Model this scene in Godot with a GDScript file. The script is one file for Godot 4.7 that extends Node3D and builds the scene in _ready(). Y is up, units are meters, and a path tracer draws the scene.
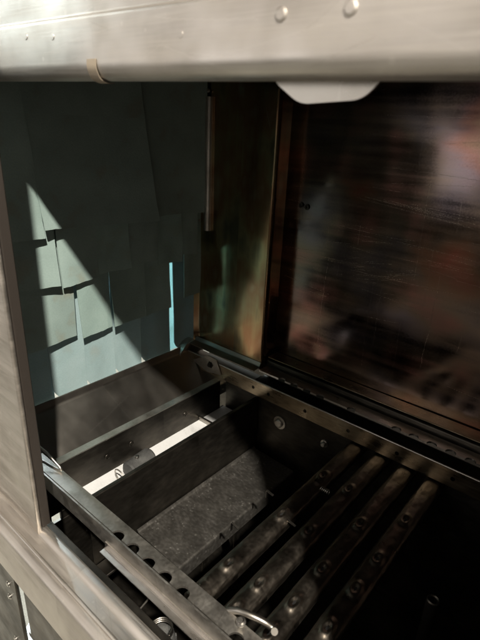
extends Node3D

var rng := RandomNumberGenerator.new()
var M := {}
var machine: Node3D
var machine_at := Vector3(-0.4, -0.9, -0.55)

# ------------------------------------------------------------------ mesh helpers
func start() -> SurfaceTool:
	var st := SurfaceTool.new()
	st.begin(Mesh.PRIMITIVE_TRIANGLES)
	return st

func tri(st: SurfaceTool, a: Vector3, b: Vector3, c: Vector3, n: Vector3) -> void:
	if (b - a).cross(c - a).dot(n) > 0.0:
		st.add_vertex(a); st.add_vertex(c); st.add_vertex(b)
	else:
		st.add_vertex(a); st.add_vertex(b); st.add_vertex(c)

func quad(st: SurfaceTool, a: Vector3, b: Vector3, c: Vector3, d: Vector3, n: Vector3) -> void:
	tri(st, a, b, c, n); tri(st, a, c, d, n)

func done(st: SurfaceTool, called: String, mat: Material, parent: Node) -> MeshInstance3D:
	st.generate_normals()
	var o := MeshInstance3D.new()
	o.mesh = st.commit()
	o.material_override = mat
	o.name = called
	o.cast_shadow = GeometryInstance3D.SHADOW_CASTING_SETTING_ON
	parent.add_child(o, true)
	if parent == machine:
		o.position = -machine_at
	return o

# a box with chamfered edges, turned by basis about its centre
func box(st: SurfaceTool, lo: Vector3, hi: Vector3, ch: float = 0.001, turn: Basis = Basis.IDENTITY) -> void:
	st.set_smooth_group(-1)
	var c := (lo + hi) / 2.0
	var h := (hi - lo).abs() / 2.0
	ch = minf(ch, minf(h.x, minf(h.y, h.z)) * 0.9)
	var p := func(sx: float, sy: float, sz: float, axis: int) -> Vector3:
		var v := Vector3(sx * h.x, sy * h.y, sz * h.z)
		for k in 3:
			if k != axis:
				v[k] -= signf(v[k]) * ch
		return c + turn * v
	for axis in 3:
		var u := (axis + 1) % 3
		var w := (axis + 2) % 3
		for s in [-1.0, 1.0]:
			var q := []
			for e in [[-1.0, -1.0], [1.0, -1.0], [1.0, 1.0], [-1.0, 1.0]]:
				var k := Vector3.ZERO
				k[axis] = s; k[u] = e[0]; k[w] = e[1]
				q.append(p.call(k.x, k.y, k.z, axis))
			var n := Vector3.ZERO
			n[axis] = s
			quad(st, q[0], q[1], q[2], q[3], turn * n)
		# edges parallel to this axis
		for e in [[-1.0, -1.0], [1.0, -1.0], [1.0, 1.0], [-1.0, 1.0]]:
			var k0 := Vector3.ZERO
			k0[u] = e[0]; k0[w] = e[1]
			var k1 := k0
			k0[axis] = -1.0; k1[axis] = 1.0
			var n2 := Vector3.ZERO
			n2[u] = e[0]; n2[w] = e[1]
			quad(st, p.call(k0.x, k0.y, k0.z, u), p.call(k1.x, k1.y, k1.z, u), p.call(k1.x, k1.y, k1.z, w), p.call(k0.x, k0.y, k0.z, w), turn * n2)
	for sx in [-1.0, 1.0]:
		for sy in [-1.0, 1.0]:
			for sz in [-1.0, 1.0]:
				tri(st, p.call(sx, sy, sz, 0), p.call(sx, sy, sz, 1), p.call(sx, sy, sz, 2), turn * Vector3(sx, sy, sz))

func round_path(pts: Array, r: float, n: int = 4) -> PackedVector2Array:
	var out := PackedVector2Array()
	for i in pts.size():
		var p: Vector2 = pts[i]
		if i == 0 or i == pts.size() - 1 or r <= 0.0:
			out.append(p); continue
		var a: Vector2 = pts[i - 1]
		var b: Vector2 = pts[i + 1]
		var da := (a - p); var db := (b - p)
		var rr := minf(r, minf(da.length(), db.length()) * 0.45)
		var s := p + da.normalized() * rr
		var e := p + db.normalized() * rr
		for k in n + 1:
			var t := float(k) / n
			out.append(s.lerp(p, t).lerp(p.lerp(e, t), t))
	return out

# folded sheet metal: a path in (z, y) swept along x, or in (x, y) swept along z
func sheet(st: SurfaceTool, pts: Array, thick: float, axis: int, from: float, to: float, r: float = 0.003) -> void:
	var path := round_path(pts, r)
	var n := path.size()
	var left := []
	var right := []
	for i in n:
		var d: Vector2
		if i == 0: d = path[1] - path[0]
		elif i == n - 1: d = path[n - 1] - path[n - 2]
		else: d = (path[i + 1] - path[i]).normalized() + (path[i] - path[i - 1]).normalized()
		d = d.normalized()
		var nn := Vector2(-d.y, d.x) * thick / 2.0
		left.append(path[i] + nn); right.append(path[i] - nn)
	var w := func(v: Vector2, k: float) -> Vector3:
		return Vector3(k, v.y, v.x) if axis == 0 else Vector3(v.x, v.y, k)
	for i in n - 1:
		var d2: Vector2 = (path[i + 1] - path[i]).normalized()
		var nn2 := Vector2(-d2.y, d2.x)
		var n3: Vector3 = w.call(nn2, 0.0)
		st.set_smooth_group(1)
		quad(st, w.call(left[i], from), w.call(left[i + 1], from), w.call(left[i + 1], to), w.call(left[i], to), n3)
		st.set_smooth_group(2)
		quad(st, w.call(right[i], from), w.call(right[i + 1], from), w.call(right[i + 1], to), w.call(right[i], to), -n3)
		st.set_smooth_group(-1)
		var ax := Vector3.ZERO
		ax[axis if axis == 0 else 2] = 1.0
		var sg := signf(to - from)
		quad(st, w.call(left[i], from), w.call(left[i + 1], from), w.call(right[i + 1], from), w.call(right[i], from), -ax * sg)
		quad(st, w.call(left[i], to), w.call(left[i + 1], to), w.call(right[i + 1], to), w.call(right[i], to), ax * sg)
	st.set_smooth_group(-1)
	for e in [0, n - 1]:
		var d3: Vector2 = (path[1] - path[0]) * -1.0 if e == 0 else path[n - 1] - path[n - 2]
		quad(st, w.call(left[e], from), w.call(left[e], to), w.call(right[e], to), w.call(right[e], from), w.call(d3, 0.0))

# a flat polygon (u, v) with thickness: origin + u * U + v * V, thick along N
func plate(st: SurfaceTool, poly: PackedVector2Array, thick: float, o: Vector3, U: Vector3, V: Vector3) -> void:
	st.set_smooth_group(-1)
	var N := U.cross(V).normalized()
	var idx := Geometry2D.triangulate_polygon(poly)
	var at := func(p: Vector2, s: float) -> Vector3:
		return o + U * p.x + V * p.y + N * thick * s
	for i in range(0, idx.size(), 3):
		tri(st, at.call(poly[idx[i]], 0.5), at.call(poly[idx[i + 1]], 0.5), at.call(poly[idx[i + 2]], 0.5), N)
		tri(st, at.call(poly[idx[i]], -0.5), at.call(poly[idx[i + 1]], -0.5), at.call(poly[idx[i + 2]], -0.5), -N)
	var sg := -1.0 if Geometry2D.is_polygon_clockwise(poly) else 1.0
	for i in poly.size():
		var a := poly[i]; var b := poly[(i + 1) % poly.size()]
		var e := (b - a) * sg
		quad(st, at.call(a, 0.5), at.call(b, 0.5), at.call(b, -0.5), at.call(a, -0.5), U * e.y - V * e.x)

# an edge strip along u from 0 to len, v from 0 (plain edge) to width, half-round notches on the edge v = width
func notched(length: float, width: float, notches: Array, r: float, flip: bool = false) -> PackedVector2Array:
	var poly := PackedVector2Array()
	poly.append(Vector2(0, 0)); poly.append(Vector2(length, 0)); poly.append(Vector2(length, width))
	var ns := notches.duplicate()
	ns.sort(); ns.reverse()
	for c in ns:
		var rr := r
		var deep := 1.0
		for k in 9:
			var a := PI * k / 8.0
			poly.append(Vector2(c + cos(a) * rr, width - sin(a) * rr * deep))
	poly.append(Vector2(0, width))
	if flip:
		for i in poly.size(): poly[i].y = -poly[i].y
	return poly

# turned shape: profile of (radius, height) about an axis
func lathe(st: SurfaceTool, prof: Array, o: Vector3, axis: Vector3, seg: int = 20, smooth := true) -> void:
	var a := axis.normalized()
	var u := a.cross(Vector3.UP if absf(a.y) < 0.9 else Vector3.RIGHT).normalized()
	var v := a.cross(u)
	for i in prof.size() - 1:
		var p: Vector2 = prof[i]; var q: Vector2 = prof[i + 1]
		var d := q - p
		st.set_smooth_group(i + 10 if smooth else -1)
		for k in seg:
			var t0 := TAU * k / seg; var t1 := TAU * (k + 1) / seg
			var e0 := u * cos(t0) + v * sin(t0); var e1 := u * cos(t1) + v * sin(t1)
			var em := (e0 + e1).normalized()
			var n := em * d.y - a * d.x
			if n.length() < 1e-9: n = em
			var A := o + e0 * p.x + a * p.y; var B := o + e1 * p.x + a * p.y
			var Cc := o + e1 * q.x + a * q.y; var D := o + e0 * q.x + a * q.y
			if p.x > 1e-6: tri(st, A, B, Cc, n)
			if q.x > 1e-6: tri(st, A, Cc, D, n)

func tube(st: SurfaceTool, pts: Array, r: float, seg: int = 10, caps := true) -> void:
	var n := pts.size()
	var rings := []
	var u := Vector3.ZERO
	for i in n:
		var d: Vector3 = (pts[mini(i + 1, n - 1)] - pts[maxi(i - 1, 0)]).normalized()
		if i == 0:
			u = d.cross(Vector3.UP if absf(d.y) < 0.9 else Vector3.RIGHT).normalized()
		else:
			u = (u - d * u.dot(d)).normalized()
		var v := d.cross(u)
		var ring := []
		for k in seg:
			var t := TAU * k / seg
			ring.append(pts[i] + (u * cos(t) + v * sin(t)) * r)
		rings.append(ring)
	st.set_smooth_group(3)
	for i in n - 1:
		for k in seg:
			var k2 := (k + 1) % seg
			var mid: Vector3 = (rings[i][k] + rings[i + 1][k2]) / 2.0
			quad(st, rings[i][k], rings[i][k2], rings[i + 1][k2], rings[i + 1][k], mid - (pts[i] + pts[i + 1]) / 2.0)
	if caps:
		st.set_smooth_group(-1)
		for e in [0, n - 1]:
			var dir: Vector3 = pts[0] - pts[1] if e == 0 else pts[n - 1] - pts[n - 2]
			for k in seg:
				tri(st, pts[e], rings[e][k], rings[e][(k + 1) % seg], dir)

func thing(called: String, label: String, category: String, at: Vector3, group := "") -> Node3D:
	var o := Node3D.new()
	o.name = called
	add_child(o, true)
	o.position = at
	tag(o, label, category, group)
	return o

func tag(o: Node, label: String, category: String, group := "") -> void:
	o.set_meta("label", label); o.set_meta("category", category)
	if group != "": o.set_meta("group", group)

# ------------------------------------------------------------------ materials
func noise(seed_: int, freq: float, oct: int = 4, type := FastNoiseLite.TYPE_SIMPLEX_SMOOTH) -> FastNoiseLite:
	var f := FastNoiseLite.new()
	f.seed = seed_; f.frequency = freq; f.noise_type = type
	f.fractal_octaves = oct
	f.fractal_type = FastNoiseLite.FRACTAL_FBM if oct > 1 else FastNoiseLite.FRACTAL_NONE
	return f

func wrapn(f: FastNoiseLite, x: float, y: float, n: float) -> float:
	return f.get_noise_2d(x, y)

# metal: tone, roughness and fine relief from one field, streaked along u or v
func metal(tones: Array, rough: Vector2, seed_: int, streak: Vector2, size: float, blotch: float, metallic := 1.0, scratch := 40, bump := 0.35, spots := 0) -> StandardMaterial3D:
	var n := 512
	var img := Image.create(n, n, true, Image.FORMAT_RGB8)
	var orm := Image.create(n, n, true, Image.FORMAT_RGB8)
	var hgt := Image.create(n, n, false, Image.FORMAT_L8)
	var fine := noise(seed_, 0.25, 3)
	var mid := noise(seed_ + 1, 0.03, 4)
	var big := noise(seed_ + 2, 0.008, 4)
	var r := RandomNumberGenerator.new()
	r.seed = seed_
	var mark := PackedFloat32Array()
	mark.resize(n * n)
	for s in scratch:
		var p := Vector2(r.randf() * n, r.randf() * n)
		var ang := r.randf_range(-0.5, 0.5) + (0.0 if streak.x < streak.y else PI / 2)
		var d := Vector2(cos(ang), sin(ang))
		var amount := r.randf_range(0.15, 0.6) * (1.0 if r.randf() < 0.6 else -0.6)
		for k in int(r.randf_range(10, 130)):
			var x := posmod(int(p.x), n); var y := posmod(int(p.y), n)
			mark[y * n + x] = amount
			p += d; d = d.rotated(r.randf_range(-0.02, 0.02))
	for s in spots:
		var c := Vector2(r.randf() * n, r.randf() * n)
		var rad := r.randf_range(0.6, 2.6)
		for dy in range(-3, 4):
			for dx in range(-3, 4):
				var l := Vector2(dx, dy).length()
				if l < rad:
					mark[posmod(int(c.y) + dy, n) * n + posmod(int(c.x) + dx, n)] = r.randf_range(0.4, 1.0)
	for y in n:
		for x in n:
			var a := fine.get_noise_2d(x * streak.x, y * streak.y)
			var b := mid.get_noise_2d(x * sqrt(streak.x), y * sqrt(streak.y))
			var c2 := big.get_noise_2d(x, y)
			var m := mark[y * n + x]
			var t := clampf(0.5 + 0.22 * a + 0.35 * b * blotch + 0.75 * c2 * blotch + 0.5 * m, 0.0, 1.0)
			var k := t * (tones.size() - 1)
			var i := mini(int(k), tones.size() - 2)
			img.set_pixel(x, y, (tones[i] as Color).lerp(tones[i + 1], k - i))
			var ro := clampf(lerpf(rough.x, rough.y, clampf(0.5 + 0.3 * a + 0.6 * b - 0.5 * c2 + 0.3 * absf(m), 0.0, 1.0)), 0.05, 1.0)
			orm.set_pixel(x, y, Color(1.0, ro, metallic))
			hgt.set_pixel(x, y, Color.from_hsv(0, 0, clampf(0.5 + 0.25 * a + 0.2 * b + 0.3 * m, 0, 1)))
	hgt.bump_map_to_normal_map(bump * 6.0)
	img.generate_mipmaps(); orm.generate_mipmaps()
	var mat := StandardMaterial3D.new()
	mat.albedo_texture = ImageTexture.create_from_image(img)
	mat.metallic = 1.0
	mat.metallic_texture = ImageTexture.create_from_image(orm)
	mat.metallic_texture_channel = BaseMaterial3D.TEXTURE_CHANNEL_BLUE
	mat.roughness = 1.0
	mat.roughness_texture = mat.metallic_texture
	mat.roughness_texture_channel = BaseMaterial3D.TEXTURE_CHANNEL_GREEN
	mat.normal_enabled = true
	mat.normal_texture = ImageTexture.create_from_image(hgt)
	mat.normal_scale = bump
	mat.uv1_triplanar = true
	mat.uv1_world_triplanar = true
	mat.uv1_scale = Vector3.ONE / size
	return mat

func lin(r: float, g: float, b: float) -> Color:
	return Color(r, g, b).linear_to_srgb()

func plain(c: Color, rough: float, metallic := 0.0) -> StandardMaterial3D:
	var m := StandardMaterial3D.new()
	m.albedo_color = c; m.roughness = rough; m.metallic = metallic
	return m

# heat-tinted, water-marked sheet of the rear wall with a painted warm reflection: own UVs, u along x, v down
func tinted_wall() -> StandardMaterial3D:
	var w := 1024
	var h := 768
	var img := Image.create(w, h, true, Image.FORMAT_RGB8)
	var orm := Image.create(w, h, true, Image.FORMAT_RGB8)
	var streak := noise(71, 0.02, 4)
	var cloud := noise(72, 0.0035, 3)
	var cloud2 := noise(73, 0.005, 3)
	var fine := noise(74, 0.2, 2)
	var r := RandomNumberGenerator.new()
	r.seed = 9
	var mark := PackedFloat32Array()
	mark.resize(w * h)
	for s in 150:
		var p := Vector2(r.randf() * w, r.randf() * h)
		var group_y := r.randf()
		if group_y < 0.5: p.y = h * (0.42 + 0.2 * r.randf()); p.x = w * r.randf_range(0.0, 0.6)
		var d := Vector2(1, r.randf_range(-0.12, 0.16)).normalized()
		var amount := r.randf_range(0.1, 0.5)
		for k in int(r.randf_range(8, 160)):
			var x := int(p.x); var y := int(p.y)
			if x >= 0 and x < w and y >= 0 and y < h and r.randf() < 0.8:
				mark[y * w + x] = maxf(mark[y * w + x], amount * r.randf_range(0.3, 1.0))
			p += d
	for s in 46:   # rubbed streaks: one long pale wipe and a cluster of short ones
		var wipe := s < 16
		var q := Vector2(w * r.randf_range(0.20, 0.34), h * (0.345 + 0.012 * r.randf())) if wipe else Vector2(w * r.randf_range(0.16, 0.30), h * (0.56 + 0.035 * r.randf_range(-1, 1)))
		var dq := Vector2(1, 0.10 + r.randf_range(-0.02, 0.02)) if wipe else Vector2(1, r.randf_range(-0.45, -0.1))
		var am := r.randf_range(0.15, 0.55)
		for k in int(r.randf_range(60, 300) if wipe else r.randf_range(10, 60)):
			var xq := int(q.x); var yq := int(q.y)
			if xq >= 0 and xq < w and yq >= 0 and yq < h and r.randf() < 0.7:
				mark[yq * w + xq] = maxf(mark[yq * w + xq], am * r.randf_range(0.3, 1.0))
			q += dq
	for s in 60:   # drip marks
		var p2 := Vector2(r.randf() * w, r.randf() * h * 0.7)
		var amount2 := r.randf_range(0.05, 0.25)
		for k in int(r.randf_range(20, 240)):
			var x2 := int(p2.x); var y2 := int(p2.y)
			if x2 >= 0 and x2 < w and y2 >= 0 and y2 < h:
				mark[y2 * w + x2] = maxf(mark[y2 * w + x2], amount2)
			p2 += Vector2(r.randf_range(-0.3, 0.3), 1)
	var straw := lin(0.348, 0.261, 0.167)
	var brown := lin(0.217, 0.164, 0.131)
	var red := lin(0.290, 0.145, 0.123)
	var violet := lin(0.210, 0.174, 0.189)
	var blue := lin(0.174, 0.171, 0.177)
	var grey := lin(0.34, 0.29, 0.24)
	var ramp := [blue, violet, brown, red, straw, brown]
	for y in h:
		for x in w:
			var s1 := streak.get_noise_2d(x * 0.15, y * 2.0)
			var c1 := cloud.get_noise_2d(x * 1.0, y * 1.6)
			var c2 := cloud2.get_noise_2d(x * 1.6, y * 0.8)
			var f := fine.get_noise_2d(x, y)
			var t := clampf(0.40 + 0.34 * c1 + 0.06 * s1 + 0.14 * c2, 0.0, 0.999) * 5.0
			var i := int(t)
			var col: Color = (ramp[i] as Color).lerp(ramp[i + 1], t - i)
			var dim := clampf(0.9 + 0.18 * c2 + 0.16 * s1 + 0.05 * f, 0.5, 1.3)
			col = Color(col.r * dim, col.g * dim, col.b * dim)
			# ragged bands: first spot a painted warm reflection, other two oxide heat tint
			for glow_or_tint in [[0.455, 0.17, 0.13, 0.0], [0.41, 0.50, 0.10, 1.0], [0.215, 0.33, 0.055, 1.0]]:
				var du: float = (float(x) / w - glow_or_tint[0]) * 1.0 + 0.05 * c1 + 0.02 * s1
				var dv: float = (float(y) / h - glow_or_tint[1]) * 0.9 + 0.06 * c2
				var rad: float = sqrt(du * du + dv * dv) / glow_or_tint[2]
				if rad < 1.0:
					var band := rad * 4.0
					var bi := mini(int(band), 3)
					var bands := [lin(0.25, 0.20, 0.14), lin(0.28, 0.19, 0.12), lin(0.26, 0.13, 0.105), lin(0.20, 0.14, 0.15), lin(0.19, 0.145, 0.12)] if glow_or_tint[3] == 0.0 else [lin(0.38, 0.12, 0.09), lin(0.32, 0.13, 0.09), lin(0.26, 0.14, 0.095), lin(0.22, 0.145, 0.11), lin(0.20, 0.145, 0.115)]
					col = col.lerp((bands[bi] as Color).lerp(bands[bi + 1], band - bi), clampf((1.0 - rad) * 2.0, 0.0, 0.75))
			var m := mark[y * w + x]
			col = col.lerp(grey, m)
			img.set_pixel(x, y, col)
			orm.set_pixel(x, y, Color(1, clampf(0.17 + 0.08 * c2 + 0.07 * s1 + 0.03 * f + 0.4 * m, 0.08, 0.9), 1.0 - 0.3 * m))
	img.generate_mipmaps(); orm.generate_mipmaps()
	var mat := StandardMaterial3D.new()
	mat.albedo_texture = ImageTexture.create_from_image(img)
	mat.metallic = 1.0
	mat.metallic_texture = ImageTexture.create_from_image(orm)
	mat.metallic_texture_channel = BaseMaterial3D.TEXTURE_CHANNEL_BLUE
	mat.roughness = 1.0
	mat.roughness_texture = mat.metallic_texture
	mat.roughness_texture_channel = BaseMaterial3D.TEXTURE_CHANNEL_GREEN
	return mat

func curtain_material(a: Color, b: Color, c: Color, seed_: int, through: Color) -> StandardMaterial3D:
	var n := 512
	var img := Image.create(n, n, true, Image.FORMAT_RGB8)
	var hgt := Image.create(n, n, false, Image.FORMAT_L8)
	var stain := noise(seed_, 0.012, 4)
	var weave := noise(32, 0.4, 2)
	for y in n:
		for x in n:
			var s := stain.get_noise_2d(x, y)
			var w := weave.get_noise_2d(x * 2.0, y * 0.6)
			var col := a.lerp(b, clampf(0.5 + s, 0, 1)).lerp(c, clampf(s * 1.6 - 0.45, 0, 0.6))
			var k := 1.0 + 0.05 * w
			img.set_pixel(x, y, Color(col.r * k, col.g * k, col.b * k))
			hgt.set_pixel(x, y, Color.from_hsv(0, 0, clampf(0.5 + 0.3 * w, 0, 1)))
	hgt.bump_map_to_normal_map(2.0)
	img.generate_mipmaps()
	var m := StandardMaterial3D.new()
	m.albedo_texture = ImageTexture.create_from_image(img)
	m.normal_enabled = true
	m.normal_texture = ImageTexture.create_from_image(hgt)
	m.normal_scale = 0.25
	m.roughness = 0.62
	m.uv1_triplanar = true
	m.uv1_world_triplanar = true
	m.uv1_scale = Vector3.ONE / 0.55
	m.backlight_enabled = true
	m.backlight = through
	return m

func floor_material() -> StandardMaterial3D:
	var n := 512
	var img := Image.create(n, n, true, Image.FORMAT_RGB8)
	var g := noise(51, 0.3, 3)
	var b := noise(52, 0.02, 4)
	var c0 := lin(0.15, 0.122, 0.09)
	var c1 := lin(0.30, 0.255, 0.195)
	for y in n:
		for x in n:
			img.set_pixel(x, y, c0.lerp(c1, clampf(0.5 + 0.7 * g.get_noise_2d(x, y) + 0.4 * b.get_noise_2d(x, y), 0, 1)))
	img.generate_mipmaps()
	var m := StandardMaterial3D.new()
	m.albedo_texture = ImageTexture.create_from_image(img)
	m.roughness = 0.8
	m.uv1_triplanar = true
	m.uv1_world_triplanar = true
	m.uv1_scale = Vector3.ONE / 0.7
	return m

# ------------------------------------------------------------------ curtain strips
# outline in the curtain's plane: top edge z0..z1 at y_top, bottom edge z2..z3 at y2 (first side) and y3 (other side)
func strip(x: float, z0: float, z1: float, z2: float, z3: float, y2: float, y3: float, curl: float, bow: float, label: String, lift := 0.0) -> void:
	var mat: Material = M.slit_glow if label.begins_with("pale") else (M.backlit_strip if lift > 0.0 else (M.green_strip if rng.randf() < 0.55 else M.grey_strip))
	var nu := 12
	var nv := 26
	var top := 0.632
	var f := noise(rng.randi() % 1000, 1.0, 2)
	var t := 0.0007
	var twist := rng.randf_range(-0.011, 0.011)
	var g := []
	var pivot := Vector3(x, top, (z0 + z1) / 2)
	for j in nv + 1:
		var v := float(j) / nv
		var row := []
		for i in nu + 1:
			var u := float(i) / nu
			var z := lerpf(lerpf(z0, z1, u), lerpf(z2, z3, u), v)
			var yb := lerpf(y2, y3, u) + 0.0015 * f.get_noise_1d(u * 3.0) + lift * maxf(0.0, 1.0 - u * 7.0)
			var y := lerpf(top, yb, v)
			var xx := x + 0.7 * curl * pow(v, 3.0) + 0.45 * bow * (4.0 * (u - 0.5) * (u - 0.5)) * (0.3 + 0.7 * v) + (twist if lift == 0.0 else twist * 0.3) * (u - 0.5) * v * v + 0.005 * v * f.get_noise_2d(u * 0.6, v * 1.8)
			row.append(Vector3(xx, y, z) - pivot)
		g.append(row)
	var st := start()
	var off := Vector3(t, 0, 0)
	for j in nv:
		for i in nu:
			st.set_smooth_group(1)
			quad(st, g[j][i] + off, g[j][i + 1] + off, g[j + 1][i + 1] + off, g[j + 1][i] + off, Vector3.RIGHT)
			st.set_smooth_group(2)
			quad(st, g[j][i] - off, g[j][i + 1] - off, g[j + 1][i + 1] - off, g[j + 1][i] - off, Vector3.LEFT)
	st.set_smooth_group(-1)
	for j in nv:
		for e in [0, nu]:
			quad(st, g[j][e] + off, g[j + 1][e] + off, g[j + 1][e] - off, g[j][e] - off, Vector3(0, 0, 1 if e == 0 else -1))
	for i in nu:
		quad(st, g[0][i] + off, g[0][i + 1] + off, g[0][i + 1] - off, g[0][i] - off, Vector3.UP)
		quad(st, g[nv][i] + off, g[nv][i + 1] + off, g[nv][i + 1] - off, g[nv][i] - off, Vector3.DOWN)
	var o := done(st, "curtain_strip", mat, self)
	o.position = pivot
	tag(o, label, "curtain", "teal strips of the entry curtain")

func bolt_head(parent: Node, called: String, at: Vector3, axis: Vector3, r: float, h: float, mat: Material, hexed := false) -> MeshInstance3D:
	var st := start()
	lathe(st, [Vector2(r * 1.5, 0), Vector2(r * 1.5, h * 0.25), Vector2(r, h * 0.3), Vector2(r * 0.97, h * 0.8), Vector2(r * 0.7, h), Vector2(0, h)], at, axis, 6 if hexed else 14, not hexed)
	return done(st, called, mat, parent)

# ------------------------------------------------------------------ spray arm
func spray_arm(x: float, y_top: float, z0: float, z1: float, nozzles: Array, label: String, minor := []) -> void:
	var hw := 0.0175
	var hh := 0.012
	var at := Vector3(x, y_top - hh, z0)
	var root := thing("spray_arm", label, "spray arm", at, "row of spray arms above the tank")
	var ns := int(absf(z1 - z0) / 0.0016)
	var nr := 56
	var st := start()
	var wob := noise(int(absf(x) * 1000), 1.0, 3)
	var rows := []
	for i in ns + 1:
		var z := lerpf(z0, z1, float(i) / ns)
		var row := []
		for k in nr:
			var a := TAU * k / nr
			var ca := cos(a); var sa := sin(a)
			# superellipse: a flattened pipe with a rounded crown
			var p := Vector2(signf(ca) * pow(absf(ca), 0.72) * hw, signf(sa) * pow(absf(sa), 0.8) * hh)
			if sa > 0.0:
				var px := p.x
				for nz in nozzles:
					var dz: float = (z - nz) / 0.0150
					var dx: float = px / 0.0078
					var rr := sqrt(dz * dz + dx * dx)
					p.y += 0.0034 * exp(-pow((rr - 0.72) / 0.36, 2.0)) - 0.0008 * exp(-pow(rr / 0.4, 2.0))
				for nz in minor:
					var dz2: float = (z - nz[1]) / 0.005
					var dx2: float = (px - nz[0]) / 0.005
					p.y += 0.0022 * exp(-(dz2 * dz2 + dx2 * dx2)) - 0.002 * exp(-4.0 * (dz2 * dz2 + dx2 * dx2))
			p += p.normalized() * 0.0007 * wob.get_noise_2d(z * 25.0, a * 2.0)
			row.append(Vector3(p.x, p.y, z - z0))
		rows.append(row)
	st.set_smooth_group(1)
	for i in ns:
		for k in nr:
			var k2 := (k + 1) % nr
			var c := Vector3(0, 0, (rows[i][k] as Vector3).z)
			quad(st, rows[i][k], rows[i][k2], rows[i + 1][k2], rows[i + 1][k], (rows[i][k] + rows[i][k2]) / 2.0 - c)
	done(st, "pipe", M.arm, root)
	for nz in nozzles:
		var hole := start()
		hole.set_smooth_group(-1)
		var top := Vector3(0.0, hh + 0.0003, nz - z0)
		for k in 14:
			var a0 := TAU * k / 14.0; var a1 := TAU * (k + 1) / 14.0
			tri(hole, top, top + Vector3(cos(a0) * 0.0026, 0.0002, sin(a0) * 0.0040), top + Vector3(cos(a1) * 0.0026, 0.0002, sin(a1) * 0.0040), Vector3.UP)
		done(hole, "nozzle_dark_disc", M.black, root)  # flat black disc painted for the shade inside the nozzle hole
	var cap: SurfaceTool
	for e in [0, ns]:
		var c2 := Vector3(0, 0, (rows[e][0] as Vector3).z)
		cap = start()
		cap.set_smooth_group(-1)
		for k in nr:
			tri(cap, c2, rows[e][k], rows[e][(k + 1) % nr], Vector3(0, 0, 1 if e == 0 else -1))
		done(cap, "end_cap", M.arm, root)

# ------------------------------------------------------------------ build
func _ready() -> void:
	rng.seed = 4
	# --- camera
	var cam := Camera3D.new()
	cam.name = "camera"
	cam.transform = Transform3D(Basis(Vector3(0.7598997, 0.0431528, -0.6486063), Vector3(-0.2758532, 0.9249020, -0.2616513), Vector3(0.5886063, 0.3777489, 0.7147366)).orthonormalized(), Vector3(0, 0.55, 0))
	cam.fov = 67.16
	cam.near = 0.02
	cam.far = 60.0
	var optics := CameraAttributesPhysical.new()
	optics.frustum_focal_length = 18.074
	optics.frustum_near = 0.02
	optics.frustum_far = 60.0
	optics.frustum_focus_distance = 0.86
	optics.exposure_aperture = 5.2
	cam.attributes = optics
	add_child(cam)
	cam.current = true
	# --- surroundings
	var we := WorldEnvironment.new()
	we.name = "surroundings"
	var e := Environment.new()
	e.background_mode = Environment.BG_COLOR
	e.background_color = lin(0.185, 0.163, 0.14)
	e.tonemap_mode = Environment.TONE_MAPPER_LINEAR
	e.tonemap_exposure = 1.0
	e.sdfgi_enabled = true
	e.ssao_enabled = true
	e.ssil_enabled = true
	we.environment = e
	add_child(we)
	# --- lamps
	work_lamp(Vector3(1.43, 2.80, 1.0), Vector3(-0.66, 0.12, -0.5), 25.0)
	panel_lamp("ceiling_lamp", "square lamp panel hanging beyond the curtained entry", Vector3(-2.3, 1.55, -0.75), Vector3(-2.1, -0.9, -0.75), 0.6, 24.0, Color(0.90, 0.97, 1.0))
	panel_lamp("front_fill", "large soft fill panel added to brighten the machine front", Vector3(-2.1, 1.3, 2.4), Vector3(-0.5, 0.3, -0.2), 2.6, 0.36, Color(1.0, 0.96, 0.93))  # added fill light that brightens the front faces
	make_materials()
	build_machine()
	build_rails()
	build_tank()
	build_curtain()
	build_small()

func work_lamp(at: Vector3, aim: Vector3, energy: float) -> void:
	var root := thing("work_lamp", "round floodlight shining down through the door opening", "lamp", at)
	var dir := (aim - at).normalized()
	var st := start()
	lathe(st, [Vector2(0.0, -0.12), Vector2(0.04, -0.12), Vector2(0.09, -0.02), Vector2(0.095, 0.0), Vector2(0.088, 0.0), Vector2(0.08, -0.02), Vector2(0.0, -0.03)], Vector3.ZERO, dir, 28)
	done(st, "housing", plain(Color(0.1, 0.1, 0.1), 0.5, 0.3), root)
	var l := start()
	lathe(l, [Vector2(0.06, -0.012), Vector2(0.05, -0.008), Vector2(0.0, -0.006)], Vector3.ZERO, dir, 24)
	var glow := plain(Color(1, 0.95, 0.86), 0.4)
	glow.emission_enabled = true
	glow.emission = Color(1, 0.93, 0.82)
	glow.emission_energy_multiplier = 4.0
	done(l, "lens", glow, root)
	var s := SpotLight3D.new()
	s.name = "lamp_light"
	s.light_color = Color(1.0, 0.965, 0.905)
	s.light_energy = energy
	s.light_size = 0.045
	s.spot_range = 12.0
	s.spot_attenuation = 2.0
	s.spot_angle = 24.0
	s.spot_angle_attenuation = 0.6
	s.shadow_enabled = true
	root.add_child(s)
	s.position = dir * 0.05
	s.look_at_from_position(at + dir * 0.05, aim, Vector3.UP)

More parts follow.
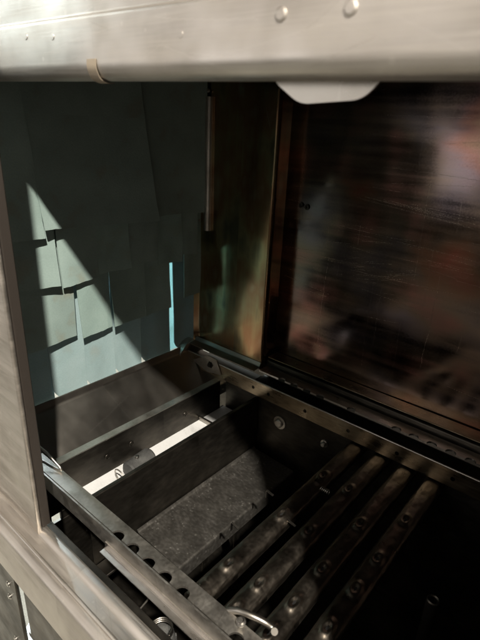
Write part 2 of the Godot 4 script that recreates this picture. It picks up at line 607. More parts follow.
func panel_lamp(called: String, label: String, at: Vector3, aim: Vector3, side: float, energy: float, color: Color) -> void:
	var root := thing(called, label, "lamp", at)
	root.look_at_from_position(at, aim, Vector3.UP if absf((aim - at).normalized().y) < 0.9 else Vector3.BACK)
	var h := side / 2.0
	var st := start()
	box(st, Vector3(-h - 0.02, -h - 0.02, 0.004), Vector3(h + 0.02, h + 0.02, 0.06), 0.004)
	done(st, "housing", plain(Color(0.7, 0.7, 0.7), 0.5), root)
	var d := start()
	box(d, Vector3(-h, -h, -0.006), Vector3(h, h, 0.003), 0.002)
	var glow := plain(Color(0.95, 0.95, 0.95), 0.4)
	glow.emission_enabled = true
	glow.emission = color
	glow.emission_energy_multiplier = 1.0
	done(d, "diffuser", glow, root)
	var a := AreaLight3D.new()
	a.name = "lamp_light"
	a.area_size = Vector2(side, side) * 0.98
	a.light_color = color
	a.light_energy = energy
	a.area_range = 12.0
	a.shadow_enabled = true
	root.add_child(a)
	a.position = Vector3(0, 0, -0.012)

func make_materials() -> void:
	M.front = metal([lin(0.42, 0.385, 0.345), lin(0.56, 0.522, 0.478), lin(0.65, 0.61, 0.565)], Vector2(0.40, 0.66), 11, Vector2(0.03, 1.4), 0.45, 0.75, 1.0, 110, 0.12, 60)
	M.steel = metal([lin(0.25, 0.232, 0.205), lin(0.36, 0.337, 0.305), lin(0.47, 0.443, 0.405)], Vector2(0.27, 0.42), 12, Vector2(0.12, 0.12), 0.9, 0.5, 1.0, 60, 0.03)
	M.rail = metal([lin(0.40, 0.37, 0.33), lin(0.55, 0.52, 0.475), lin(0.68, 0.65, 0.60)], Vector2(0.28, 0.48), 13, Vector2(0.4, 0.4), 0.35, 0.8, 0.95, 120, 0.12)
	M.brass = metal([lin(0.20, 0.155, 0.105), lin(0.34, 0.275, 0.19), lin(0.47, 0.40, 0.30)], Vector2(0.22, 0.38), 14, Vector2(0.10, 0.7), 0.45, 0.8, 1.0, 70, 0.1)
	M.dark = metal([lin(0.03, 0.027, 0.022), lin(0.06, 0.054, 0.046), lin(0.11, 0.098, 0.082)], Vector2(0.3, 0.5), 15, Vector2(0.15, 0.4), 0.6, 0.8, 0.9, 60, 0.08)
	M.pan = metal([lin(0.12, 0.113, 0.10), lin(0.22, 0.207, 0.188), lin(0.52, 0.50, 0.47)], Vector2(0.3, 0.5), 16, Vector2(0.25, 0.4), 0.4, 0.28, 0.9, 25, 0.10, 520)
	M.arm = metal([lin(0.15, 0.128, 0.105), lin(0.25, 0.218, 0.182), lin(0.36, 0.32, 0.272)], Vector2(0.26, 0.42), 17, Vector2(0.3, 0.3), 0.4, 0.6, 1.0, 90, 0.08)
	M.corner = metal([lin(0.20, 0.19, 0.14), lin(0.42, 0.35, 0.20), lin(0.36, 0.21, 0.12), lin(0.48, 0.41, 0.29)], Vector2(0.14, 0.26), 18, Vector2(0.25, 0.015), 0.7, 0.8, 1.0, 20, 0.03)
	M.ledge = metal([lin(0.60, 0.60, 0.59), lin(0.80, 0.805, 0.81), lin(0.86, 0.865, 0.87)], Vector2(0.5, 0.7), 19, Vector2(0.3, 0.5), 0.3, 0.5, 0.1, 40, 0.15)
	M.chrome = plain(lin(0.50, 0.48, 0.45), 0.28, 1.0)
	M.bright = metal([lin(0.48, 0.45, 0.41), lin(0.60, 0.57, 0.53), lin(0.70, 0.67, 0.63)], Vector2(0.26, 0.42), 23, Vector2(0.1, 0.8), 0.3, 0.7, 1.0, 60, 0.08)
	M.black = plain(lin(0.004, 0.004, 0.004), 0.9)
	M.leg = plain(lin(0.26, 0.235, 0.205), 0.6)
	M.rubber = metal([lin(0.035, 0.035, 0.035), lin(0.07, 0.07, 0.068), lin(0.12, 0.12, 0.115)], Vector2(0.5, 0.8), 20, Vector2(0.5, 0.5), 0.2, 0.9, 0.0, 30, 0.5)
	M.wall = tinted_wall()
	var thick := Color(0.40, 0.46, 0.48)
	M.green_strip = curtain_material(lin(0.345, 0.46, 0.43), lin(0.29, 0.40, 0.375), lin(0.29, 0.34, 0.28), 31, thick)
	M.grey_strip = curtain_material(lin(0.33, 0.43, 0.405), lin(0.28, 0.37, 0.35), lin(0.29, 0.30, 0.24), 33, thick)
	M.backlit_strip = curtain_material(lin(0.36, 0.475, 0.49), lin(0.31, 0.43, 0.445), lin(0.33, 0.385, 0.37), 35, Color(0.37, 0.41, 0.41))  # cool light from behind put into a bluish tone
	M.slit_glow = curtain_material(lin(0.70, 0.80, 0.80), lin(0.64, 0.75, 0.755), lin(0.56, 0.64, 0.62), 37, Color(0.92, 0.98, 0.97))  # paler, more translucent copy: light through the slit put into colour
	M.floor = floor_material()

func build_machine() -> void:
	machine = thing("dish_machine", "open stainless steel conveyor dishwasher with dark soiled interior", "dishwasher", machine_at)
	# floor under it all
	var fl := start()
	box(fl, Vector3(-6, -0.95, -6), Vector3(6, -0.9, 6), 0.002)
	var fo := done(fl, "floor", M.floor, self)
	fo.set_meta("kind", "structure")
	# door header: folded sheet with a rolled lower lip, and its inward flange
	var st := start()
	sheet(st, [Vector2(-0.338, 0.604), Vector2(-0.338, 0.5885), Vector2(-0.319, 0.5865), Vector2(-0.310, 0.5895), Vector2(-0.306, 0.598), Vector2(-0.3075, 0.640), Vector2(-0.311, 0.6425), Vector2(-0.312, 0.695)], 0.002, 0, -0.845, 0.308, 0.0035)
	var hd := done(st, "door_header", M.front, machine)
	var turn := Basis(Vector3(0, 0, 1), -0.0135)
	var piv := Vector3(-0.67, 0.59, -0.31)
	hd.transform = Transform3D(turn, piv - turn * piv - machine_at)
	for r in [Vector2(-0.229, 0.6195), Vector2(-0.176, 0.6185), Vector2(-0.574, 0.6275), Vector2(-0.520, 0.624), Vector2(-0.328, 0.614)]:
		var rv := start()
		lathe(rv, [Vector2(0.0052, 0), Vector2(0.0048, 0.0010), Vector2(0.0034, 0.0017), Vector2(0, 0.0020)] if r.x > -0.3 else [Vector2(0.0036, 0), Vector2(0.003, 0.0008), Vector2(0, 0.0010)], Vector3(r.x, r.y + 0.0135 * (r.x + 0.67), -0.3064), Vector3(0, 0.07, 1), 18)
		done(rv, "rivet", M.front, hd)
	# scrap of tape on the lip
	var tp := start()
	sheet(tp, [Vector2(-0.3046, 0.604), Vector2(-0.3040, 0.5965), Vector2(-0.3085, 0.5865), Vector2(-0.3185, 0.5838), Vector2(-0.325, 0.5845)], 0.0006, 0, -0.459, -0.444, 0.004)
	done(tp, "tape_scrap", plain(lin(0.30, 0.25, 0.19), 0.75), hd)
	# finger tab below the header
	var tb := start()
	var outline := round_path([Vector2(-0.163, 0.600), Vector2(-0.163, 0.583), Vector2(-0.177, 0.5690), Vector2(-0.230, 0.5655), Vector2(-0.257, 0.5825), Vector2(-0.257, 0.600)], 0.009, 6)
	plate(tb, outline, 0.003, Vector3(0, 0, -0.3405), Vector3.RIGHT, Vector3.UP)
	done(tb, "pull_tab", M.steel, machine)
	# left post with its return
	var ps := start()
	ps.set_smooth_group(-1)
	# path in (x, z) swept upwards: front face, rounded edge, inward return
	var path := round_path([Vector2(-0.95, -0.231), Vector2(-0.552, -0.231), Vector2(-0.552, -0.236), Vector2(-0.562, -0.2365)], 0.002)
	upright(ps, path, 0.002, -0.019, 0.90)
	done(ps, "door_post", M.front, machine)
	var jb := start()
	box(jb, Vector3(-0.568, -0.014, -0.252), Vector3(-0.5535, 0.90, -0.2385), 0.0015)
	done(jb, "dark_jamb", plain(lin(0.030, 0.024, 0.020), 0.55), machine)  # jamb return coloured dark for the dim interior it mirrors
	var pr := start()
	box(pr, Vector3(0.030, -0.019, -0.25), Vector3(0.32, 0.90, -0.231), 0.002)
	done(pr, "door_post", M.front, machine)
	# sill: stepped top, rolled front edge, front face
	var sl := start()
	sheet(sl, [Vector2(-0.246, -0.075), Vector2(-0.246, -0.016), Vector2(-0.236, -0.016), Vector2(-0.231, -0.021), Vector2(-0.206, -0.022), Vector2(-0.198, -0.027), Vector2(-0.198, -0.108), Vector2(-0.225, -0.112)], 0.002, 0, -1.0, 0.32, 0.003)
	done(sl, "door_sill", M.front, machine)
	var bead := start()
	tube(bead, [Vector3(-0.99, -0.0195, -0.2115), Vector3(0.3, -0.0195, -0.2115)], 0.0028, 10)
	done(bead, "sill_bead", M.front, machine)
	# roof, end wall pieces, right wall
	var rf := start()
	box(rf, Vector3(-0.85, 0.68, -0.93), Vector3(0.308, 0.69, -0.3145), 0.002)
	done(rf, "roof_panel", M.dark, machine)
	var ub := start()
	box(ub, Vector3(-0.845, 0.62, -0.3365), Vector3(0.308, 0.679, -0.3185), 0.001)
	done(ub, "light_leak_strip", M.dark, machine)  # unseen strip added to stop lamp light leaking over the header
	var hf := start()
	box(hf, Vector3(-0.80, 0.656, -0.84), Vector3(0.308, 0.662, -0.345), 0.002)
	done(hf, "ceiling_baffle", M.dark, machine)
	var ew := start()
	box(ew, Vector3(-0.852, 0.628, -0.91), Vector3(-0.846, 0.68, -0.235), 0.001)
	done(ew, "end_lintel", M.steel, machine)
	var ep := start()
	box(ep, Vector3(-0.852, -0.02, -0.335), Vector3(-0.846, 0.628, -0.234), 0.001)
	done(ep, "end_post", M.steel, machine)
	var rod := start()
	tube(rod, [Vector3(-0.823, 0.640, -0.25), Vector3(-0.823, 0.640, -0.84)], 0.004, 10)
	done(rod, "curtain_rod", M.chrome, machine)
	var rw := start()
	box(rw, Vector3(0.31, -0.4, -0.93), Vector3(0.318, 0.68, -0.255), 0.001)
	done(rw, "side_panel", M.steel, machine)
	# rear wall: one tinted sheet with a slight bulge
	var nx := 60
	var ny := 48
	var x0 := -0.64; var x1 := 0.31; var y0 := -0.01; var y1 := 0.66
	var bul := noise(5, 1.0, 2)
	var bw := start()
	bw.set_smooth_group(1)
	var pt := func(i: int, j: int) -> Vector3:
		var u := float(i) / nx; var v := float(j) / ny
		var edge := minf(minf(u, 1 - u) * 8.0, minf(v, 1 - v) * 8.0)
		return Vector3(lerpf(x0, x1, u), lerpf(y1, y0, v), -0.886 + 0.0035 * clampf(edge, 0, 1) * (bul.get_noise_2d(u * 2.6, v * 2.2)))
	for j in ny:
		for i in nx:
			for c in [[0, 0], [1, 0], [1, 1], [0, 0], [1, 1], [0, 1]]:
				bw.set_uv(Vector2(float(i + c[0]) / nx, float(j + c[1]) / ny))
				bw.add_vertex(pt.call(i + c[0], j + c[1]))
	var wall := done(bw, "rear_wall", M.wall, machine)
	for h in [Vector2(-0.574, 0.394), Vector2(-0.559, 0.392)]:
		var hs := start()
		lathe(hs, [Vector2(0.006, 0), Vector2(0.0055, 0.002), Vector2(0.003, 0.002), Vector2(0.003, -0.002), Vector2(0, -0.002)], Vector3(h.x, h.y, -0.8845), Vector3(0, 0, 1), 14)
		done(hs, "plug", M.dark, wall)
	var rb := start()
	box(rb, Vector3(-0.86, -0.4, -0.93), Vector3(0.318, 0.68, -0.91), 0.001)
	done(rb, "rear_panel", M.dark, machine)
	# corner panel with rolled left edge and return to the rear wall
	var cp := start()
	var cpath := round_path([Vector2(-0.836, -0.824), Vector2(-0.822, -0.832), Vector2(-0.79, -0.8335), Vector2(-0.72, -0.831), Vector2(-0.612, -0.830), Vector2(-0.610, -0.842), Vector2(-0.618, -0.890)], 0.004)
	upright(cp, cpath, 0.0016, 0.004, 0.66)
	var cpo := done(cp, "corner_panel", M.corner, machine)
	var bd := start()
	tube(bd, [Vector3(-0.797, 0.31, -0.830), Vector3(-0.799, 0.600, -0.830)], 0.010, 18)
	done(bd, "edge_bead", M.rail, cpo)
	for y in [0.468, 0.330]:
		bolt_head(cpo, "screw", Vector3(-0.8225, y, -0.826), Vector3(0.3, 0, 1), 0.0028, 0.004, M.chrome)
	bolt_head(cpo, "screw", Vector3(-0.800, 0.612, -0.828), Vector3(0.3, 0, 1), 0.0028, 0.004, M.chrome)
	# leg and dark upright below the sill
	var lg := start()
	box(lg, Vector3(-0.735, -0.9, -0.30), Vector3(-0.665, -0.12, -0.262), 0.006)
	done(lg, "leg", M.leg, machine)
	var lg2 := start()
	box(lg2, Vector3(0.2, -0.9, -0.30), Vector3(0.27, -0.12, -0.262), 0.006)
	done(lg2, "leg", M.leg, machine)
	for xx in [-0.735, 0.2]:
		var lb := start()
		box(lb, Vector3(xx, -0.9, -0.90), Vector3(xx + 0.07, -0.4, -0.86), 0.006)
		done(lb, "leg", M.leg, machine)
	var up := thing("dark_upright", "riveted dark steel upright standing beside the machine below its sill", "upright", Vector3(-0.88, -0.9, -0.276))
	var us := start()
	box(us, Vector3(-0.12, 0.0, -0.004), Vector3(0.076, 0.66, 0.004), 0.002)
	done(us, "plate", M.dark, up)
	for p in [Vector2(0.040, 0.503), Vector2(0.034, 0.46), Vector2(0.022, 0.31)]:
		bolt_head(up, "rivet", Vector3(p.x, p.y, 0.0035), Vector3(0, 0, 1), 0.005, 0.004, M.chrome)
	var pp := start()
	box(pp, Vector3(-0.06, 0, -0.09), Vector3(0.06, 0.0012, 0.09), 0.0003)
	var paper := done(pp, "paper_scrap", plain(lin(0.8, 0.8, 0.78), 0.8), self)
	paper.position = Vector3(-1.02, -0.8985, -0.36)
	paper.rotation.y = 0.5
	tag(paper, "white paper scrap on the floor beside the machine leg", "paper")

# a path in (x, z) given a thickness and swept upwards
func upright(st: SurfaceTool, path: PackedVector2Array, thick: float, y0: float, y1: float) -> void:
	var n := path.size()
	for i in n - 1:
		var a := path[i]; var b := path[i + 1]
		var d := (b - a).normalized()
		var pa := path[maxi(i - 1, 0)]; var pb := path[mini(i + 2, n - 1)]
		var da := ((b - a).normalized() + (a - pa).normalized()).normalized()
		var db := ((pb - b).normalized() + (b - a).normalized()).normalized()
		var na := Vector2(-da.y, da.x) * thick / 2; var nb := Vector2(-db.y, db.x) * thick / 2
		var n3 := Vector3(-d.y, 0, d.x)
		for s in [1.0, -1.0]:
			st.set_smooth_group(1 if s > 0 else 2)
			var A: Vector2 = a + na * s; var B: Vector2 = b + nb * s
			quad(st, Vector3(A.x, y0, A.y), Vector3(B.x, y0, B.y), Vector3(B.x, y1, B.y), Vector3(A.x, y1, A.y), n3 * s)
		st.set_smooth_group(-1)
		var a1 := a + na; var a2 := a - na; var b1 := b + nb; var b2 := b - nb
		for y in [[y0, Vector3.DOWN], [y1, Vector3.UP]]:
			quad(st, Vector3(a1.x, y[0], a1.y), Vector3(b1.x, y[0], b1.y), Vector3(b2.x, y[0], b2.y), Vector3(a2.x, y[0], a2.y), y[1])
	for k in [0, n - 1]:
		var dd := (path[0] - path[1]) if k == 0 else (path[n - 1] - path[n - 2])
		var d2 := dd.normalized()
		var nn := Vector2(-d2.y, d2.x) * thick / 2
		var p1 := path[k] + nn; var p2 := path[k] - nn
		quad(st, Vector3(p1.x, y0, p1.y), Vector3(p2.x, y0, p2.y), Vector3(p2.x, y1, p2.y), Vector3(p1.x, y1, p1.y), Vector3(dd.x, 0, dd.y))

func build_rails() -> void:
	# front rack rail: upright face, channel floor, notched strip, lower angle
	var fr := start()
	sheet(fr, [Vector2(-0.293, 0.0), Vector2(-0.293, -0.032), Vector2(-0.299, -0.034)], 0.0025, 0, -0.70, 0.30, 0.003)
	var rail := done(fr, "front_rack_rail", M.rail, machine)
	var la := start()
	sheet(la, [Vector2(-0.2805, -0.0365), Vector2(-0.2905, -0.0355), Vector2(-0.2912, -0.024)], 0.002, 0, -0.475, 0.30, 0.002)
	done(la, "foot_flange", M.bright, rail)
	var ns := []
	for k in 5: ns.append(-0.453 + 0.0335 * k + 0.70)
	for k in 12: ns.append(-0.229 + 0.0335 * k + 0.70)
	var strip_poly := notched(1.0, 0.0225, ns, 0.0105)
	var np := start()
	plate(np, strip_poly, 0.0032, Vector3(-0.70, -0.004, -0.3195), Vector3.RIGHT, Vector3(0, 0, 1))
	done(np, "notched_strip", M.rail, rail)
	# rear rack rail: face in two halves round its slots
	var slots := []
	for s in [-0.60, -0.555, -0.455, -0.45, -0.35, -0.345, -0.245, -0.14, -0.04, 0.06]: slots.append(s + 0.83)
	var uniq := []
	for s in slots:
		if uniq.is_empty() or absf(s - uniq[-1]) > 0.012: uniq.append(s)
	var up := start()
	plate(up, notched(1.13, 0.018, uniq, 0.0042), 0.002, Vector3(-0.83, -0.005, -0.790), Vector3.RIGHT, Vector3.DOWN)
	plate(up, notched(1.13, 0.018, uniq, 0.0042), 0.002, Vector3(-0.83, -0.041, -0.790), Vector3.RIGHT, Vector3.UP)
	var rr := done(up, "rear_rack_rail", M.brass, machine)
	var ch := start()
	sheet(ch, [Vector2(-0.7915, -0.012), Vector2(-0.838, -0.012), Vector2(-0.846, 0.006), Vector2(-0.847, 0.026), Vector2(-0.88, 0.030)], 0.002, 0, -0.606, 0.30, 0.003)
	done(ch, "channel", M.dark, rr)  # coloured dark so the notches above it look shaded
	var cl := start()
	sheet(cl, [Vector2(-0.7915, -0.012), Vector2(-0.829, -0.012)], 0.002, 0, -0.83, -0.608, 0.0)
	done(cl, "channel", M.steel, rr)
	var lip := start()
	tube(lip, [Vector3(-0.83, -0.0042, -0.790), Vector3(0.3, -0.0042, -0.790)], 0.0019, 8)
	done(lip, "rolled_lip", M.rail, rr)
	var rn := []
	for x in [-0.535, -0.501, -0.467, -0.433, -0.359]: rn.append(x + 0.60)
	for k in 14: rn.append(-0.261 + 0.0345 * k + 0.60)
	var rs := start()
	plate(rs, notched(0.90, 0.030, rn, 0.0092), 0.004, Vector3(-0.60, 0.0135, -0.838), Vector3.RIGHT, Vector3(0, 0, 1))
	done(rs, "notched_strip", M.bright, rr)
	# recess ledge behind the rail, bright at its exposed end
	var le := start()
	box(le, Vector3(-0.606, 0.0315, -0.884), Vector3(0.30, 0.0345, -0.848), 0.001)
	done(le, "ledge", M.brass, rr)
	# strip along the foot of the corner panel
	var cf := start()
	sheet(cf, [Vector2(-0.802, 0.010), Vector2(-0.824, 0.012), Vector2(-0.829, 0.022)], 0.002, 0, -0.83, -0.612, 0.003)
	done(cf, "foot_strip", M.steel, rr)
	# end guide: curved lip rising to the apron's corner, and the bolted tab
	var gp := []
	for k in 9:
		var t := float(k) / 8.0
		gp.append(Vector2(-0.742, -0.055).lerp(Vector2(-0.758, 0.028), t).lerp(Vector2(-0.758, 0.028).lerp(Vector2(-0.806, 0.024), t), t))
	var gs := start()
	sheet(gs, gp, 0.0022, 0, -0.835, -0.815, 0.0)
	done(gs, "end_guide", M.rail, rr)
	var tb := start()
	plate(tb, PackedVector2Array([Vector2(-0.80, -0.022), Vector2(-0.745, 0.010), Vector2(-0.715, 0.008), Vector2(-0.70, -0.028), Vector2(-0.745, -0.036)]), 0.003, Vector3(0, 0, -0.786), Vector3.RIGHT, Vector3.UP)
	var tab := done(tb, "bolted_tab", M.rail, rr)
	bolt_head(tab, "bolt", Vector3(-0.735, -0.012, -0.785), Vector3(0, 0, 1), 0.006, 0.008, M.dark, true)
	bolt_head(rr, "manifold_nut", Vector3(-0.528, -0.095, -0.806), Vector3(0, 0, 1), 0.011, 0.010, M.rail)
	bolt_head(rr, "manifold_nut", Vector3(-0.407, -0.092, -0.806), Vector3(0, 0, 1), 0.006, 0.010, M.chrome)

func build_tank() -> void:
	# sloped end apron under the curtain
	var ap := start()
	sheet(ap, [Vector2(-0.829, -0.02), Vector2(-0.8275, 0.0125), Vector2(-0.821, -0.004), Vector2(-0.722, -0.074), Vector2(-0.718, -0.10)], 0.002, 2, -0.262, -0.832, 0.004)
	var apo := done(ap, "end_apron", M.steel, machine)
	# angle with a turned top, slotted upright face
	var ang := start()
	sheet(ang, [Vector2(-0.7025, -0.0470), Vector2(-0.700, -0.125)], 0.0022, 2, -0.333, -0.785, 0.002)
	var an := done(ang, "end_angle", M.dark, machine)
	var af := start()
	sheet(af, [Vector2(-0.718, -0.0445), Vector2(-0.7012, -0.0445)], 0.0024, 2, -0.333, -0.785, 0.0)
	done(af, "flange", M.rail, an)
	for z in [-0.45, -0.51, -0.665]:
		var ss := start()
		lathe(ss, [Vector2(0.0065, 0), Vector2(0.006, 0.0008), Vector2(0.005, 0.0009), Vector2(0.0045, -0.002), Vector2(0, -0.002)], Vector3(-0.6993, -0.085, z), Vector3(1, 0, 0), 16)
		done(ss, "eyelet", M.dark, an)
	# pale ledge plate at the foot of the angle
	var lg := start()
	box(lg, Vector3(-0.70, -0.126, -0.80), Vector3(-0.603, -0.122, -0.345), 0.001)
	done(lg, "ledge_plate", M.ledge, machine)
	var cbr := start()
	box(cbr, Vector3(-0.698, -0.1215, -0.716), Vector3(-0.604, -0.112, -0.708), 0.001)
	done(cbr, "ledge_rib", M.steel, machine)
	# divider between the ledge and the strainer pan
	var dv := start()
	sheet(dv, [Vector2(-0.604, -0.128), Vector2(-0.602, -0.055), Vector2(-0.592, -0.0535), Vector2(-0.590, -0.200)], 0.0016, 2, -0.335, -0.80, 0.002)
	done(dv, "divider", M.dark, machine)
	# lower rear wall, front wall, left wall with its square hole, bottom
	var lw := start()
	box(lw, Vector3(-0.70, -0.40, -0.815), Vector3(0.31, -0.014, -0.806), 0.001)
	done(lw, "tank_rear_wall", M.dark, machine)
	var fw := start()
	box(fw, Vector3(-0.70, -0.40, -0.262), Vector3(0.31, -0.03, -0.249), 0.001)
	done(fw, "tank_front_wall", M.dark, machine)
	var hz0 := -0.341; var hz1 := -0.322; var hy0 := -0.172; var hy1 := -0.153
	var sw := start()
	box(sw, Vector3(-0.709, -0.40, -0.806), Vector3(-0.7025, hy0, -0.262), 0.0006)
	box(sw, Vector3(-0.709, hy1, -0.345), Vector3(-0.7025, -0.03, -0.262), 0.0006)
	box(sw, Vector3(-0.709, hy1, -0.806), Vector3(-0.7025, -0.127, -0.345), 0.0006)
	box(sw, Vector3(-0.709, hy0, -0.806), Vector3(-0.7025, hy1, hz0), 0.0006)
	box(sw, Vector3(-0.709, hy0, hz1), Vector3(-0.7025, hy1, -0.262), 0.0006)
	done(sw, "tank_side_wall", M.dark, machine)
	var bt := start()
	box(bt, Vector3(-0.709, -0.41, -0.815), Vector3(0.31, -0.40, -0.249), 0.001)
	done(bt, "tank_bottom", M.dark, machine)
	# crossbar low in the front bay
	var cb := start()
	box(cb, Vector3(-0.588, -0.206, -0.385), Vector3(-0.556, -0.200, -0.262), 0.001)
	done(cb, "cross_bar", M.steel, machine)
	# strainer pan
	var root := thing("strainer_pan", "speckled grey strainer pan lying low between divider and spray arms", "pan", Vector3(-0.525, -0.19, -0.6))
	var pn := start()
	sheet(pn, [Vector2(-0.062, 0.006), Vector2(-0.058, 0.0), Vector2(0.056, -0.004), Vector2(0.060, -0.03)], 0.002, 2, 0.17, -0.19, 0.004)
	done(pn, "tray", M.pan, root)
	var ed := start()
	box(ed, Vector3(-0.060, -0.03, 0.171), Vector3(0.060, -0.003, 0.1735), 0.0008)
	done(ed, "front_lip", M.pan, root)
	var sup := start()
	for xx in [-0.05, 0.04]:
		box(sup, Vector3(xx, -0.21, -0.01), Vector3(xx + 0.01, -0.006, 0.01), 0.001)
	done(sup, "foot", M.dark, root)
	# spray arms
	spray_arm(-0.328, -0.045, -0.326, -0.8045, [-0.400, -0.53, -0.66], "dark metal spray arm running right beside the strainer pan", [[-0.004, -0.361], [-0.007, -0.344]])
	spray_arm(-0.275, -0.045, -0.326, -0.8045, [-0.353, -0.404, -0.53, -0.66], "second dark metal spray arm from the strainer pan")
	spray_arm(-0.222, -0.045, -0.326, -0.8045, [-0.356, -0.412, -0.484, -0.60], "third dark metal spray arm from the strainer pan")
	spray_arm(-0.170, -0.045, -0.326, -0.8045, [-0.350, -0.412, -0.487, -0.556, -0.66], "fourth dark metal spray arm from the strainer pan, farthest from the curtain")

func build_curtain() -> void:
	var l1 := -0.796; var l2 := -0.808; var l3 := -0.820; var l4 := -0.838
	# topmost layer, three wide strips
	strip(l1 + 0.010, -0.300, -0.397, -0.32, -0.416, 0.356, 0.350, 0.004, 0.004, "narrow upper curtain strip by the door post, a lit corner at its foot")
	strip(l1 + 0.003, -0.393, -0.634, -0.412, -0.664, 0.366, 0.354, 0.010, 0.018, "widest dark upper curtain strip, between two narrower ones")
	strip(l1 - 0.008, -0.630, -0.826, -0.660, -0.828, 0.361, 0.352, 0.006, 0.014, "dark upper curtain strip hanging against the corner panel")
	# second layer
	strip(l2, -0.340, -0.440, -0.345, -0.439, 0.262, 0.257, 0.008, 0.004, "second-row curtain strip beside the door post, lit at its lower half")
	strip(l2 + 0.001, -0.441, -0.528, -0.447, -0.528, 0.249, 0.254, 0.009, -0.004, "second-row curtain strip crossed by the upper end of the light edge")
	strip(l2, -0.528, -0.600, -0.530, -0.602, 0.258, 0.260, 0.005, 0.003, "third second-row curtain strip from the post, wholly in shade")
	strip(l2 + 0.001, -0.600, -0.682, -0.604, -0.681, 0.264, 0.262, 0.005, -0.003, "fourth second-row curtain strip from the post, in shade")
	strip(l2, -0.683, -0.748, -0.684, -0.750, 0.252, 0.246, 0.007, 0.003, "shaded second-row curtain strip just above the glowing slit")
	strip(l2 + 0.001, -0.748, -0.800, -0.752, -0.802, 0.262, 0.256, 0.005, 0.002, "last narrow second-row curtain strip before the corner panel")
	# third layer
	strip(l3, -0.350, -0.480, -0.360, -0.4765, 0.134, 0.137, 0.009, -0.005, "brightest third-row curtain strip, lit whole beside the door post")
	strip(l3 + 0.001, -0.472, -0.556, -0.4855, -0.562, 0.130, 0.132, 0.009, -0.004, "third-row curtain strip split in half by the diagonal light edge")
	strip(l3, -0.549, -0.640, -0.562, -0.656, 0.134, 0.130, 0.005, 0.004, "third-row curtain strip in shade just past the light edge")
	strip(l3 + 0.001, -0.634, -0.716, -0.653, -0.722, 0.131, 0.137, 0.005, 0.003, "third-row curtain strip in shade left of the glowing slit")
	strip(l3, -0.771, -0.836, -0.766, -0.836, 0.150, 0.146, 0.004, 0.003, "third-row curtain strip right of the glowing slit, by the corner")
	# bottom layer
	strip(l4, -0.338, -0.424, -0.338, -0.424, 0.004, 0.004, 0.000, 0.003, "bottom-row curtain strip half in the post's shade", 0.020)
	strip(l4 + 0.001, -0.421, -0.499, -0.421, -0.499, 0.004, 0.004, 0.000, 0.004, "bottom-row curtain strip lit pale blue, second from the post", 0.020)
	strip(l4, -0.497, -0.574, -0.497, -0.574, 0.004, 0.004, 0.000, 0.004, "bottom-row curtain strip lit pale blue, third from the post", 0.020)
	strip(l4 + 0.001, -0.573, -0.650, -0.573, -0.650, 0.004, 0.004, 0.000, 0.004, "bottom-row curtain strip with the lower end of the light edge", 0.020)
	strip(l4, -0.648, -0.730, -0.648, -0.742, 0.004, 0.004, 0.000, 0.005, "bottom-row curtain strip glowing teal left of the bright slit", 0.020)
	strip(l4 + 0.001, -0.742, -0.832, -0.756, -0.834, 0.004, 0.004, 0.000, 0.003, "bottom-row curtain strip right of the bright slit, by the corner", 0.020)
	strip(l4 - 0.008, -0.690, -0.790, -0.700, -0.790, 0.004, 0.004, 0.000, 0.002, "pale curtain strip added to show as a glowing slit near the corner", 0.020)

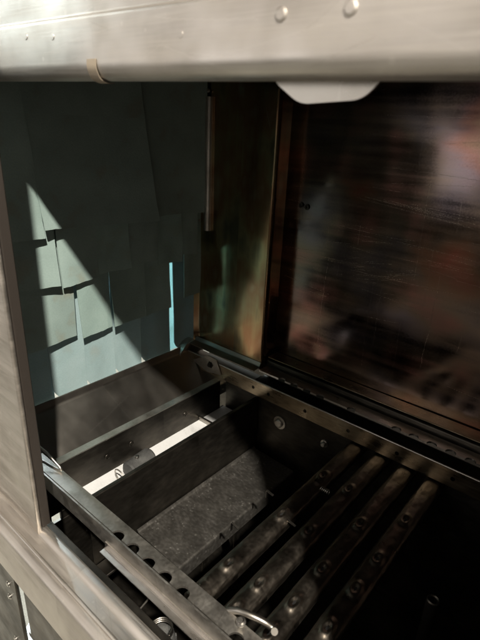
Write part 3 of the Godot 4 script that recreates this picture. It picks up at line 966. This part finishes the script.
func build_small() -> void:
	# short hose with its screw clamp on the pale ledge
	var hs := thing("hose_stub", "short dark rubber hose with screw clamp on the pale ledge", "hose", Vector3(-0.652, -0.122, -0.50))
	var st := start()
	lathe(st, [Vector2(0.0, 0.0), Vector2(0.016, 0.0), Vector2(0.019, 0.003), Vector2(0.0195, 0.058), Vector2(0.017, 0.062), Vector2(0.0, 0.062)], Vector3(0, 0.0195, 0.036), Vector3(-0.12, 0, -1), 22)
	done(st, "hose", M.rubber, hs)
	var scr := start()
	lathe(scr, [Vector2(0.0045, 0), Vector2(0.0045, 0.004), Vector2(0.003, 0.005), Vector2(0, 0.005)], Vector3(-0.002, 0.038, 0.012), Vector3(0, 1, 0), 12)
	done(scr, "clamp_screw", M.chrome, hs)
	var cl := []
	for k in 25:
		var t := TAU * k / 24.0
		cl.append(Vector3(0.002 + cos(t) * 0.0175, 0.0190 + sin(t) * 0.0175, 0.056 + 0.003 * sin(t)))
	var cs := start()
	tube(cs, cl, 0.0014, 8, false)
	done(cs, "clamp_ring", M.rail, hs)
	var wn := start()
	box(wn, Vector3(0.006, 0.012, 0.046), Vector3(0.016, 0.02, 0.054), 0.001)
	done(wn, "clamp_lug", M.rail, hs)
	# wire clip at the rail's end by the post
	var wc := start()
	tube(wc, [Vector3(-0.703, 0.040, -0.300), Vector3(-0.665, 0.024, -0.310), Vector3(-0.634, 0.006, -0.316), Vector3(-0.630, 0.002, -0.316), Vector3(-0.640, 0.0005, -0.314), Vector3(-0.703, -0.001, -0.305)], 0.0018, 8)
	var w := done(wc, "wire_clip", M.rail, self)
	tag(w, "thin bent wire clip at the rail end beside the door post", "clip")
	# chrome hook over the front rail
	var hk := []
	for p in [Vector3(-0.262, -0.006, -0.3215), Vector3(-0.247, 0.004, -0.324), Vector3(-0.232, 0.006, -0.328), Vector3(-0.217, 0.003, -0.334), Vector3(-0.207, -0.002, -0.338), Vector3(-0.201, -0.001, -0.336), Vector3(-0.199, 0.006, -0.331)]: hk.append(p)
	var smooth := []
	for i in hk.size() - 1:
		for k in 5:
			smooth.append((hk[i] as Vector3).cubic_interpolate(hk[i + 1], hk[maxi(i - 1, 0)], hk[mini(i + 2, hk.size() - 1)], k / 5.0))
	smooth.append(hk[-1])
	var hr := thing("steel_hook", "grey steel hook over the notched front rail strip", "hook", Vector3(-0.232, 0.0, -0.325))
	var ht := []
	for p in smooth: ht.append(p - hr.position)
	var h := start()
	tube(h, ht, 0.0042, 12)
	done(h, "hook", M.steel, hr)
	bolt_head(hr, "rivet", Vector3(-0.004, 0.004, 0.010), Vector3(0, 1, 0.3), 0.004, 0.006, M.chrome)
	# valve cap with its coil ring in the front bay
	var va := thing("drain_valve", "ribbed grey valve cap with coil ring under the front rail", "valve", Vector3(-0.352, -0.40, -0.290))
	var vb := start()
	lathe(vb, [Vector2(0.012, 0.0), Vector2(0.012, 0.26), Vector2(0.017, 0.262), Vector2(0.019, 0.268), Vector2(0.019, 0.290), Vector2(0.016, 0.296), Vector2(0.011, 0.298), Vector2(0.010, 0.306), Vector2(0, 0.307)], Vector3.ZERO, Vector3.UP, 24)
	done(vb, "cap", M.rubber, va)
	for k in 12:
		var t := TAU * k / 12.0
		var rb := start()
		box(rb, Vector3(-0.0022, 0.27, 0.0175), Vector3(0.0022, 0.289, 0.021), 0.0008)
		var rbo := done(rb, "rib", M.rubber, va)
		rbo.rotation.y = t
	var coil := []
	for k in 61:
		var t := TAU * k / 20.0
		coil.append(Vector3(cos(t) * 0.015, 0.300 + 0.0036 * k / 20.0, sin(t) * 0.015))
	var co := start()
	tube(co, coil, 0.0014, 7)
	done(co, "coil_ring", M.steel, va)
	# drain rod seen as a thin bright line
	var dr := start()
	tube(dr, [Vector3(-0.437, -0.16, -0.315), Vector3(-0.445, -0.16, -0.355)], 0.0016, 8)
	tag(done(dr, "thin_rod", M.rail, self), "thin steel rod low in the bay behind the sill", "rod")
	# clips on and between the spray arms
	var clips := [[Vector3(-0.379, -0.060, -0.472), "small dark sheet clip standing beside the speckled pan's end"], [Vector3(-0.383, -0.060, -0.572), "thin bright edged clip farther back beside the first spray arm"], [Vector3(-0.305, -0.043, -0.525), "thin bright edged clip between the first two spray arms"]]
	for c in clips:
		var cst := start()
		sheet(cst, [Vector2(-0.007, -0.016), Vector2(-0.007, 0.0), Vector2(0.008, -0.003)], 0.0012, 2, -0.002, 0.002, 0.001)
		var co2 := done(cst, "sheet_clip", M.steel, self)
		co2.position = c[0]
		tag(co2, c[1], "clip", "sheet clips by the spray arms")
	# little spring on the second arm
	var sp := []
	for k in 61:
		var t := TAU * k / 12.0
		sp.append(Vector3(0.016 * k / 60.0 - 0.008, 0.0035 + sin(t) * 0.0035, cos(t) * 0.0035))
	var spt := start()
	tube(spt, sp, 0.0009, 6)
	var spo := done(spt, "coil_spring", M.chrome, self)
	spo.position = Vector3(-0.300, -0.040, -0.62)
	tag(spo, "tiny bright coil spring lying between the spray arms", "spring")
	# short standpipe at the far side
	var sd := start()
	lathe(sd, [Vector2(0.009, -0.34), Vector2(0.009, 0.0), Vector2(0.0075, 0.0015), Vector2(0.006, 0.0), Vector2(0.006, -0.03)], Vector3.ZERO, Vector3.UP, 20)
	var sdo := done(sd, "overflow_pipe", M.dark, self)
	sdo.position = Vector3(-0.084, -0.06, -0.559)
	tag(sdo, "upright overflow pipe with a bright rim in the dark corner", "pipe")
